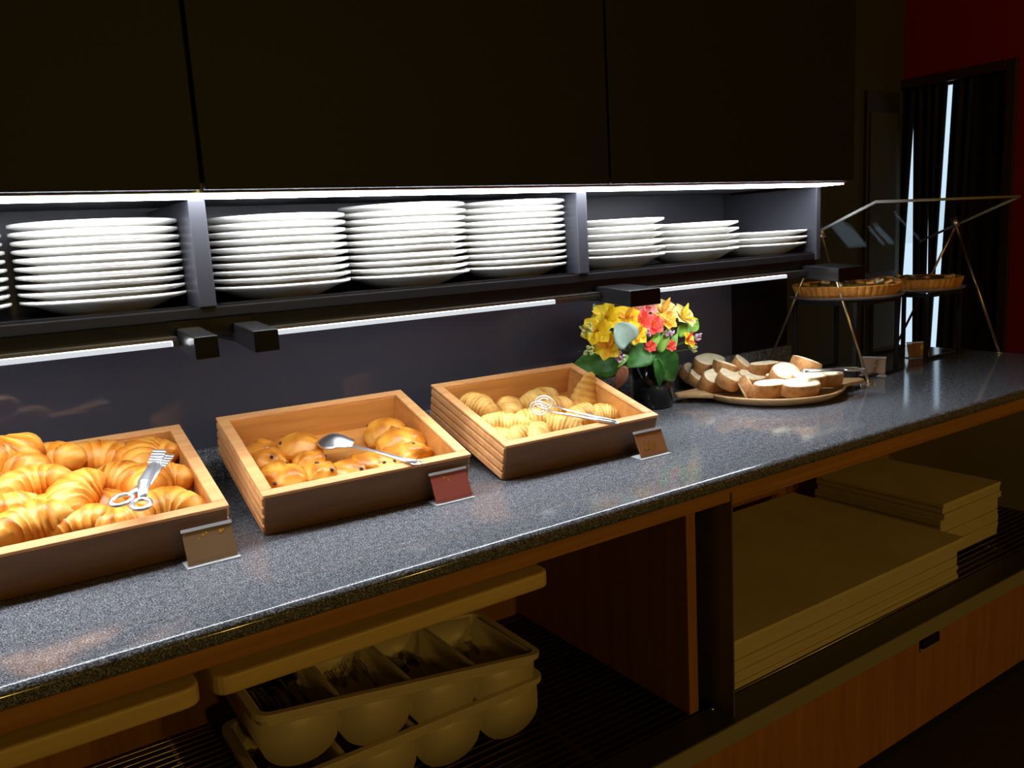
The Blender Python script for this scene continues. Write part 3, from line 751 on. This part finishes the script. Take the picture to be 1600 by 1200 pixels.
# wire tongs on the rolls
p0 = L3(C3, 838, 634, .078); p1 = L3(C3, 962, 660, .083)
e = root_in(C3, 'wire_tongs', p0, 'steel spring tongs with looped wire heads lying on the rolls', 'tongs')
ax = p1 - p0; Ls = ax.length; axn = ax.normalized(); sd = Vector((-axn.y, axn.x, 0)).normalized(); up3 = Vector((0, 0, 1))
for s_, nm in ((1, 0), (-1, 1)):
    c = axn * .012 + sd * (.017 * s_)
    for rr2 in (.014, .009):
        m = MB(); m.ring(c + up3 * .004, axn, (sd * .5 + up3).normalized(), rr2 * 1.4, rr2, .0016); m.build('wire_loop', 'steel', e, True)
    m = MB(); m.tube([c + axn * .018 + up3 * .002, axn * (Ls * .4) + sd * (.011 * s_), axn * (Ls * .75) + sd * (.007 * s_), axn * Ls + sd * (.004 * s_)], [.0028, .004, .0055, .0055], 8, True, .5); m.build('arm', 'steel', e, True)
m = MB(); m.ring(axn * Ls, axn, sd, .006, .0055, .0022, 16); m.build('spring_bend', 'steel', e, True)

# ------------------------------------------------------------------ price/name cards in acrylic holders
def card_holder(px, py, px2, wid, hgt, yaw, cardmat, marks, label, clear=True):
    a = on_z(px, py, CT)
    e = empty('card_holder', (a.x, a.y, CT + .0004), (0, 0, yaw), label, 'card holder', 'small menu card holders')
    lean = 24 * D2R
    bx(-.002, wid + .002, -.004, .034, 0, .0018).build('base', 'frosted', e, bevel=.0005)
    Rm = Matrix.Translation((0, .002, .0021)) @ Matrix.Rotation(-lean, 4, 'X')
    MB().box(-.001, wid + .001, .0032, .0048, 0, hgt + .004, Rm).build('upright', 'acrylic', e)
    MB().box(-.001, wid + .001, -.0032, -.0022, 0, .007, Rm).build('front_lip', 'acrylic', e)
    MB().box(.001, wid - .001, .0006, .0016, .0012, hgt, Rm).build('card', cardmat, e)
    rnd = random.Random(int(px))
    g = MB()
    for (u0, v0, ul, vl) in marks:
        g.box(u0 * wid, (u0 + ul) * wid, .0000, .0004, v0 * hgt, (v0 + vl) * hgt, Rm)
    g.build('lettering', 'gold', e)
    MB().box(.0, wid, -.001, .002, hgt + .001, hgt + .006, Rm).build('top_edge', 'frosted', e)
    return e
mk1 = [(.38, .82, .05, .06), (.45, .86, .04, .05), (.72, .8, .06, .1), (.79, .84, .03, .05), (.3, .74, .03, .03)]
mk2 = [(.36, .82, .03, .09), (.45, .72, .03, .1), (.5, .66, .02, .08)]
mk3 = [(.18, .3, .04, .12), (.30, .28, .04, .16), (.36, .34, .04, .14), (.46, .3, .05, .2), (.54, .36, .05, .16), (.6, .42, .03, .2), (.25, .6, .03, .06), (.4, .56, .03, .1)]
card_holder(295, 890, 374, .077, .052, 0, 'card_tan', mk1, 'acrylic card holder with tan card before the croissant crate')
card_holder(683, 791, 745, .077, .052, -2 * D2R, 'card_red', mk2, 'acrylic card holder with dark red card before the bun crate')
card_holder(1003, 719, 1056, .077, .052, -2 * D2R, 'card_brown', mk3, 'acrylic card holder with brown card and gold marks before the roll crate')
card_holder(1420, 561, 1450, .07, .05, -38 * D2R, 'card_brown', [(.62, .55, .1, .3), (.7, .66, .1, .24), (.3, .1, .06, .08)], 'acrylic card holder with brown card under the glass guard')
a = on_z(1344, 586, CT); e = card_holder(1344, 587, 1366, .07, .052, -62 * D2R, 'card_tan', [(.55, .5, .06, .1)], 'acrylic card holder with tan card behind the bread platter tongs')

# ------------------------------------------------------------------ bread platter
pc = Vector((1.855, 1.50, CT)); pyaw = math.atan2(-.245, .49)
e = empty('bread_platter', pc, (0, 0, pyaw), 'round wooden platter with two pointed handles carrying sliced bread', 'platter')
m = MB(); prof = [(.001, .0), (.15, .0), (.175, .006), (.192, .02), (.197, .026), (.193, .028), (.184, .022), (.165, .013), (.001, .012)]
m.lathe(prof, 64, lambda a, r, z: 0.0).build('dish', 'platter_wood', e, True)
for s_ in (1, -1):
    m = MB(); pts = [(s_ * .186, -.06), (s_ * .225, -.035), (s_ * .272, -.014), (s_ * .276, 0), (s_ * .272, .014), (s_ * .225, .035), (s_ * .186, .06)]
    m.prism(pts, 'z', .016, .027); m.build('handle', 'platter_wood', e, bevel=.003)
def slice_(kind, seed):
    rnd = random.Random(seed); n = 28
    w_, h_, th_ = ((.042, .034, .03), (.052, .036, .036), (.040, .030, .040))[kind]
    prof = []
    for j in range(n):
        a = 2 * math.pi * j / n
        x = math.copysign(abs(math.cos(a)) ** .75, math.cos(a)) * w_; z = math.copysign(abs(math.sin(a)) ** (.7 if math.sin(a) < 0 else .95), math.sin(a)) * h_
        nn = 1 + .07 * noise.noise(Vector((math.cos(a) * 1.5, math.sin(a) * 1.5, seed * 3.3)))
        prof.append((x * nn, z * nn + h_ * .85))
    zc = h_ * .85; sk = rnd.uniform(-.012, .012)
    def rings(lst):
        vs = []
        for (y_, s_) in lst:
            for (x, z) in prof: vs.append((x * s_, y_ + sk * s_ * (z - zc) / h_, zc + (z - zc) * s_))
        return vs
    m = MB(); L_ = [(-th_ / 2, .96), (-th_ / 2 + .003, 1), (th_ / 2 - .003, 1), (th_ / 2, .96)]
    m.add(rings(L_), [(i * n + j, i * n + (j + 1) % n, (i + 1) * n + (j + 1) % n, (i + 1) * n + j) for i in range(3) for j in range(n)] + [tuple(range(n))[::-1], tuple(range(3 * n, 4 * n))])
    cr = m.mesh('bread_slice', 'crust', True)
    m = MB()
    for sg in (-1, 1):
        o_ = len(m.v); lst = [(sg * (th_ / 2 - .002), .955), (sg * (th_ / 2 + .0012), .94), (sg * (th_ / 2 + .003), .7), (sg * (th_ / 2 + .0025), .3)]
        m.add(rings(lst), [(i * n + j, i * n + (j + 1) % n, (i + 1) * n + (j + 1) % n, (i + 1) * n + j) for i in range(3) for j in range(n)] + [tuple(range(n))[::-1], tuple(range(3 * n, 4 * n))])
    return cr, m.mesh('crumb', 'crumb', True)
SL = [slice_(k, 60 + k) for k in range(3)]
# px, py (slice middle), height of its base above the platter floor, yaw, tip toward/away, kind
bsp = [(1086, 588, .004, 30, -50, 0, 'heel-side slice at the platter edge beside the vase'), (1104, 594, .004, 20, -62, 0, 'bread slice with dark crust next to the edge slice'), (1132, 600, .006, 5, -58, 1, 'broad bread slice with dark crust at the front'),
       (1120, 572, .040, 15, -70, 1, 'pale slice topping the heap near the vase'), (1146, 575, .045, 60, -78, 0, 'upright pale slice on the heap'), (1170, 576, .036, 40, -60, 0, 'pale slice behind the grey-crusted block'),
       (1200, 578, .040, -12, -70, 2, 'grey-crusted block of bread on top of the heap'), (1236, 580, .030, 20, -80, 1, 'pale slice lying flat behind the tongs'), (1270, 574, .042, 65, -66, 1, 'long pale slice tilted under the tongs'),
       (1236, 592, .026, -5, -60, 0, 'yellowish slice in the middle of the heap'), (1268, 600, .014, -30, -62, 2, 'brown-crusted chunk in the heap below the tongs'), (1294, 596, .012, -45, -58, 2, 'brown-crusted chunk next to the platter handle'),
       (1208, 612, .006, -20, -58, 2, 'golden-crusted chunk at the front rim'), (1254, 612, .006, -35, -56, 2, 'golden-crusted chunk close to the front rim'), (1174, 606, .006, 50, -35, 0, 'slice leaning at the front with its crumb showing'),
       (1156, 596, .018, 30, -64, 1, 'slice bridging the two front slices'), (1226, 600, .010, -60, -66, 2, 'crusted chunk deep in the heap'), (1190, 596, .010, 10, -70, 1, 'slice under the grey-crusted block')]
for (px, py, hz, yw, tp, k, lab) in bsp:
    z = CT + .0135 + hz; p = on_z(px, py, z + .018)
    o = put('bread_slice', SL[k][0]); o.location = (p.x, p.y, z + (.012 if abs(tp) > 40 else 0)); o.rotation_euler = Euler((tp * D2R, 0, yw * D2R)); put('crumb', SL[k][1], o); o.scale = (random.uniform(1.02, 1.3), random.uniform(.85, 1.1), random.uniform(.82, 1.0))
    tag(o, lab, 'bread', 'bread slices on the platter')
# striped steel tongs lying on the bread, over the platter handle
t0 = on_z(1255, 580, CT + .09); t1 = on_z(1346, 576, CT + .075)
e = empty('bread_tongs', t0, label='slotted steel tongs lying over the bread platter edge', cat='tongs')
ax = t1 - t0; Ls = ax.length; axn = ax.normalized(); sd = Vector((-axn.y, axn.x, 0)).normalized()
for s_ in (1, -1):
    m = MB(); m.tube([Vector((0, 0, .002 * s_)), axn * (Ls * .4) + sd * .006 * s_, axn * (Ls * .62) + sd * .008 * s_], [.007, .008, .009], 8, True, .4); m.build('arm', 'steel', e, True)
    m = MB(); m.ring(axn * (Ls * .82) + sd * (.014 * s_), axn, sd, .034, .013, .0042); m.build('ring_handle', 'steel', e, True)

# ------------------------------------------------------------------ vase and flowers
vb = on_z(1033, 637, CT); VX, VY = vb.x, vb.y + .03
e = empty('flower_vase', (VX, VY, CT + .0004), label='black cylindrical vase holding the bright bouquet', cat='vase')
MB().lathe([(.001, 0), (.048, 0), (.052, .004), (.054, .06), (.055, .118), (.053, .12), (.05, .117), (.049, .06), (.046, .008), (.001, .008)], 40).build('body', 'vase_black', e, True)
MB().lathe([(.001, .0082), (.0455, .0082), (.0485, .085), (.001, .085)], 32).build('floral_foam', 'leaf_green', e, True)
VT = Vector((VX, VY, CT + .11))
def petal_mesh(name, mat, L_, W_, cup, curlz, n=10, wv=.0, pw=.9):
    m = MB(); vs = []
    for lay in (0, 1):
        for i in range(n + 1):
            t = i / n; wd = W_ * math.sin(math.pi * min(1, t * .93 + .07) ** .8) ** pw + .0006
            for j in range(7):
                v = -1 + j / 3
                vs.append((t * L_, v * wd * .5, cup * t * L_ - curlz * t * t * L_ + .18 * wd * v * v + wv * math.sin(t * 9) * abs(v) + lay * .0006))
    h = (n + 1) * 7; fs = []
    for i in range(n):
        for j in range(6):
            q = (i * 7 + j, i * 7 + j + 1, (i + 1) * 7 + j + 1, (i + 1) * 7 + j); fs.append(q); fs.append(tuple(x + h for x in q)[::-1])
        for j in (0, 6): fs.append((i * 7 + j, (i + 1) * 7 + j, (i + 1) * 7 + j + h, i * 7 + j + h))
    fs += [(j, j + 1, j + 1 + h, j + h) for j in range(6)]
    fs += [(n * 7 + j, n * 7 + j + 1, n * 7 + j + 1 + h, n * 7 + j + h) for j in range(6)]
    m.add(vs, fs); return m.mesh(name, mat, True)
PM = {c: petal_mesh('petal', 'petal_' + c, .042, .040, .75, .35) for c in ('yellow', 'lemon', 'orange', 'red', 'pink', 'lilac')}
PI = {c: petal_mesh('inner_petal', 'petal_' + c, .034, .014, 1.2, .25) for c in ('yellow', 'orange', 'lemon', 'red', 'pink')}
STAMEN = MB().tube([(0, 0, 0), (.004, 0, .02), (.006, 0, .032)], [.0008, .0007, .0015], 6).mesh('stamen', 'petal_orange', True)
def aim(d):
    return Vector(d).normalized().to_track_quat('Z', 'Y')
def stem_to(e, head, q):
    """stem part from the bloom back down into the vase, in the bloom's own axes"""
    inv = q.inverted(); a = inv @ (VT + (head - VT) * .0 + Vector((random.uniform(-.03, .03), random.uniform(-.03, .03), -.03)) - head)
    mid = inv @ ((VT + head) / 2 + Vector((0, 0, .015)) - head)
    MB().tube([(0, 0, -.001), mid, a], .0016, 6).build('stem', 'stem_green', e, True)
def bloom(px, py, dy, col, inner, size, label, grp, spread=1.0, out=None):
    head = on_y(px, py, VY + dy)
    d = (head - (VT + Vector((0, .02, .01)))); d = d.normalized() + Vector((-.35, -.75, .15))
    q = aim(d if out is None else out)
    e = empty('flower_' + {'yellow': 'lily', 'lemon': 'lily', 'orange': 'lily', 'red': 'alstroemeria', 'pink': 'alstroemeria'}[col], label=label, cat='flower', group=grp)
    e.location = head; e.rotation_euler = q.to_euler(); e.scale = (size,) * 3
    for k in range(3): put('petal', PM[col], e, rot=(0, 0, k * 2.0944 + .3))
    for k in range(3): put('petal', PM[col], e, rot=(0, .12, k * 2.0944 + 1.35))
    for k in range(3): put('inner_petal', PI[inner], e, rot=(0, 0, k * 2.0944 + .8), loc=(0, 0, .002))
    for k in range(4): put('stamen', STAMEN, e, rot=(.1, .1, k * 1.57))
    stem_to(e, head, q)
random.seed(3)
g1 = 'blooms of the bouquet'
bloom(948, 498, -.02, 'yellow', 'yellow', 1.0, 'golden yellow bloom at the upper rim of the bouquet, facing the crates', g1)
bloom(934, 518, -.03, 'yellow', 'yellow', 1.0, 'golden yellow bloom on the crate side, next to the pale green buds', g1)
bloom(950, 542, -.05, 'yellow', 'orange', .9, 'golden yellow bloom hanging below the round eucalyptus leaf', g1)
bloom(978, 498, -.03, 'yellow', 'orange', .9, 'golden yellow bloom just above the round eucalyptus leaf', g1)
bloom(994, 524, -.06, 'yellow', 'orange', .75, 'orange-hearted yellow bloom beside the round eucalyptus leaf', g1)
bloom(1034, 490, -.02, 'lemon', 'orange', 1.0, 'pale yellow bloom with orange heart at the top of the bouquet', g1)
bloom(1064, 498, -.02, 'lemon', 'yellow', 1.0, 'pale yellow bloom beside the light green leaf', g1)
bloom(1040, 504, -.05, 'orange', 'orange', .7, 'orange bloom below the pale yellow ones', g1)
bloom(1072, 532, -.04, 'yellow', 'red', .65, 'small yellow and red bloom low on the bread platter side', g1)
bloom(1000, 504, -.05, 'red', 'red', .8, 'bright red bloom in the middle of the bouquet', g1)
bloom(1019, 510, -.06, 'red', 'red', .75, 'bright red bloom nearer the pale yellow ones', g1)
bloom(992, 484, -.01, 'pink', 'pink', .8, 'pink bloom on top between yellow blooms', g1)
bloom(1008, 482, -.01, 'pink', 'red', .8, 'coral pink bloom on top beneath the bracket', g1)
bloom(1047, 541, -.07, 'red', 'red', .4, 'small red bud-like bloom above the drooping leaf', g1)
bloom(1016, 542, -.07, 'red', 'red', .4, 'small red bud-like bloom above the round dark leaf', g1)
BUD = bun(.0032, .0032, .012, 77, .1)
bud_me = {c: BUD.mesh('bud', c, True) for c in ('bud_green', 'petal_lilac')}
def cluster(px, py, dy, mat, n, rad, label):
    head = on_y(px, py, VY + dy); q = aim((head - VT).normalized() + Vector((-.2, -.5, .1)))
    e = empty('bud_cluster', label=label, cat='flower buds', group='bud clusters of the bouquet'); e.location = head; e.rotation_euler = q.to_euler()
    for k in range(n):
        a = random.random() * 6.28; r_ = rad * math.sqrt(random.random())
        put('bud', bud_me[mat], e, loc=(r_ * math.cos(a), r_ * math.sin(a), random.uniform(-.008, .008)), rot=(random.uniform(-.5, .5), random.uniform(-.5, .5), 0))
    stem_to(e, head, q)
cluster(916, 514, -.03, 'bud_green', 16, .016, 'pale green buds beside the golden bloom on the crate side')
cluster(921, 548, -.04, 'bud_green', 16, .016, 'pale green buds above the big pointed leaf')
cluster(970, 558, -.07, 'petal_lilac', 18, .013, 'lilac buds hanging below the eucalyptus leaf')
cluster(1045, 523, -.07, 'petal_lilac', 12, .011, 'lilac buds under the pale yellow blooms')
cluster(1088, 528, -.02, 'petal_lilac', 12, .010, 'lilac buds on the bread platter side')
cluster(1012, 520, -.08, 'petal_lilac', 8, .008, 'few lilac buds under the red bloom')
cluster(1080, 545, -.02, 'bud_green', 12, .012, 'pale green buds low on the bread platter side')
LF = {'round': petal_mesh('leaf', 'leaf_blue', .042, .040, .1, .15, 14, 0, .55), 'green': petal_mesh('leaf', 'leaf_green', .085, .058, .2, .45, 12), 'bright': petal_mesh('leaf', 'leaf_bright', .06, .024, .2, .2, 12), 'brown': petal_mesh('leaf', 'leaf_brown', .055, .022, .2, .6), 'light': petal_mesh('leaf', 'leaf_bright', .045, .034, .15, .25)}
def leaf(px, py, px2, py2, dy, dy2, kind, size, label, facing=(-.45, -.85, .25)):
    a = on_y(px, py, VY + dy); b = on_y(px2, py2, VY + dy2)
    x = (b - a).normalized(); z = Vector(facing); z = (z - x * z.dot(x)).normalized(); yv = z.cross(x)
    q = Matrix((x, yv, z)).transposed().to_quaternion()
    e = empty('leaf_stem', label=label, cat='leaf', group='leaves of the bouquet'); e.location = a; e.rotation_euler = q.to_euler()
    o = put('blade', LF[kind], e); L_ = {'round': .042, 'green': .085, 'bright': .06, 'brown': .055, 'light': .045}[kind]
    sc = (b - a).length / L_; o.scale = (sc, sc * size, sc)
    stem_to(e, a, q)
leaf(983, 536, 963, 506, -.085, -.085, 'round', 1.1, 'round blue-green eucalyptus leaf at the front of the bouquet')
leaf(1014, 500, 1018, 474, .0, .01, 'round', .9, 'round blue-green eucalyptus leaf behind the top blooms')
leaf(934, 505, 928, 474, .03, .05, 'round', .4, 'narrow grey-green leaf rising behind the golden blooms')
leaf(962, 560, 905, 568, -.02, -.02, 'green', 1.1, 'big pointed dark green leaf reaching over the roll crate')
leaf(955, 570, 938, 592, -.03, -.03, 'green', 1.1, 'dark green leaf hanging down toward the roll crate')
leaf(1010, 545, 985, 570, -.06, -.075, 'green', 1.3, 'round dark green leaf in the middle over the vase')
leaf(1022, 552, 1062, 598, -.05, -.07, 'green', .95, 'large drooping glossy green leaf over the vase side')
leaf(1025, 560, 1034, 606, -.06, -.07, 'green', .55, 'narrow drooping green leaf in front of the vase')
leaf(1040, 560, 1066, 570, -.02, -.02, 'green', 1.0, 'dark green leaf behind the drooping one')
leaf(1018, 545, 1030, 515, -.07, -.07, 'bright', 1.0, 'bright green upright leaf under the red blooms')
leaf(1030, 550, 1044, 512, -.06, -.06, 'bright', 1.0, 'bright green upright leaf under the pale yellow blooms')
leaf(1044, 552, 1058, 520, -.05, -.05, 'bright', .9, 'bright green leaf by the small red bud')
leaf(1072, 516, 1090, 496, -.01, -.01, 'light', 1.1, 'light green leaf at the bouquet rim beside pale yellow blooms')
leaf(1060, 525, 1075, 505, -.03, -.03, 'light', .9, 'light green leaf beneath the pale yellow bloom')
leaf(980, 555, 965, 575, -.06, -.06, 'bright', .8, 'bright green leaf among the lilac buds')
leaf(976, 572, 964, 610, -.06, -.05, 'brown', 1.2, 'reddish brown leaf hanging beside the vase')
leaf(1040, 482, 1062, 476, .02, .03, 'brown', 1.1, 'reddish brown leaf behind the pale yellow blooms')

# ------------------------------------------------------------------ tart stands and tarts
def tart_stand(x, y, yaw, ztop, half, lab):
    e = empty('tart_stand', (x, y, CT + .0004), (0, 0, yaw), lab, 'cake stand', 'black wire tart stands')
    h = ztop - CT - .0004; t = .006
    for sx in (-1, 1):
        for sy in (-1, 1):
            bx(sx * half - t, sx * half + t, sy * half - t, sy * half + t, 0, h).build('leg', 'black_matt', e, bevel=.001)
    for sx in (-1, 1):
        bx(sx * half - t, sx * half + t, -half + t, half - t, h - 2 * t, h).build('top_bar', 'black_matt', e)
        bx(-half + t, half - t, sx * half - t, sx * half + t, h - 2 * t, h).build('top_bar', 'black_matt', e)
        bx(-half + t, half - t, sx * half - t, sx * half + t, 0, t * 1.3).build('base_bar', 'black_matt', e)
    return e
def tart(x, y, z, R_, plate_lab, lab):
    p = MB().lathe([(.001, 0), (R_ * .75, 0), (R_ * 1.0, .008), (R_ * 1.03, .014), (R_ * 1.0, .0145), (R_ * .8, .008), (.001, .007)], 64).build('serving_plate', 'stoneware', smooth=True, loc=(x, y, z + .0003))
    tag(p, plate_lab, 'plate', 'tart plates')
    e = empty('tart', (x, y, z + .0085), label=lab, cat='tart', group='fluted tarts')
    fl = lambda a, r, zz: .022 * abs(math.sin(a * 23)) if r > R_ * .8 else 0
    MB().lathe([(.001, 0), (R_ * .84, 0), (R_ * .9, .012), (R_ * .955, .036), (R_ * .94, .038), (R_ * .9, .03), (.001, .03)], 276, fl).build('pastry_case', 'tart_pastry', e, False)
    m = MB(); n = 48; vs = []
    for i in range(13):
        r_ = R_ * .9 * i / 12
        for j in range(n):
            a = 2 * math.pi * j / n; vs.append((r_ * math.cos(a), r_ * math.sin(a), .0305 + .008 * max(0, noise.noise(Vector((r_ * math.cos(a) * 45, r_ * math.sin(a) * 45, x))) + .35)))
    m.add(vs, [(i * n + j, i * n + (j + 1) % n, (i + 1) * n + (j + 1) % n, (i + 1) * n + j) for i in range(12) for j in range(n)])
    m.build('filling', 'tart_filling', e, False)
    rnd = random.Random(int(x * 100))
    for k in range(14):
        a = rnd.random() * 6.28; r_ = R_ * .8 * math.sqrt(rnd.random())
        MB().box(-.012, .012, -.007, .007, 0, .009).build('topping_piece', ('crumb', 'tart_filling', 'tart_pastry')[k % 3], e, bevel=.002, loc=(r_ * math.cos(a), r_ * math.sin(a), .034), rot=(rnd.uniform(-.4, .4), rnd.uniform(-.4, .4), a))
T1 = (2.285, 1.56); ZT1 = ZC - .236
tart_stand(*T1, 0, ZT1, .105, 'black wire stand under the golden tart near the bread platter')
tart(*T1, ZT1 + .0004, .162, 'grey plate under the golden tart', 'large golden fluted tart with dark crumbly filling beside the plate niche')
T2 = (2.735, 1.60); ZT2 = ZC - .25
tart_stand(*T2, 0, ZT2, .10, 'black wire stand under the tart near the doorway')
tart(*T2, ZT2 + .0004, .150, 'grey plate under the farther tart', 'fluted tart farther along the counter, before the doorway')

# ------------------------------------------------------------------ glass sneeze guard on brass rods
g = empty('sneeze_guard', (2.54, 1.55, CT), label='slanted clear glass guard on brass rods over the tarts', cat='glass guard')
gx, gy = 2.54, 1.55
X0g, X1g = 2.13, 2.925
ya, za, yb, zb = 1.365, ZC + .046, 1.70, ZC - .088      # front-high and back-low edges of the sloping pane
dirg = Vector((0, yb - ya, zb - za)).normalized(); nrm = Vector((0, -dirg.z, dirg.y))
m = MB(); t = .004
c = [Vector((X, Y - gy, Z - CT)) for (X, Y, Z) in ((X0g - gx, ya, za), (X1g - gx, ya, za), (X1g - gx, yb, zb), (X0g - gx, yb, zb))]
m.add([p - nrm * t for p in c] + [p + nrm * t for p in c], [(3, 2, 1, 0), (4, 5, 6, 7), (0, 1, 5, 4), (1, 2, 6, 5), (2, 3, 7, 6), (3, 0, 4, 7)])
m.build('glass_pane', 'lens_glass', g, bevel=.0008)
for (i_, j_) in ((0, 1), (1, 2), (0, 3)):
    MB().tube([c[i_], c[j_]], .0045, 6).build('glass_edge', 'glass_edge', g, True)
for X in (X0g + .025, X1g - .03):
    top = Vector((X - gx, 1.555 - gy, ZC - .026 - nrm.z * .012 - CT))
    MB().tube([top, (X - gx, 1.392 - gy, .001)], .0042, 10).build('rod', 'brass', g, True)
    MB().tube([top, (X - gx, 1.762 - gy, .001)], .0042, 10).build('rod', 'brass', g, True)
    MB().tube([top - nrm * .008, top + nrm * .030], .011, 14).build('clamp', 'steel', g, True)
    for yy in (1.392, 1.762):
        MB().lathe([(.001, 0), (.010, 0), (.010, .003), (.005, .005), (.001, .005)], 16).build('foot', 'brass', g, True, loc=(X - gx, yy - gy, .0002))
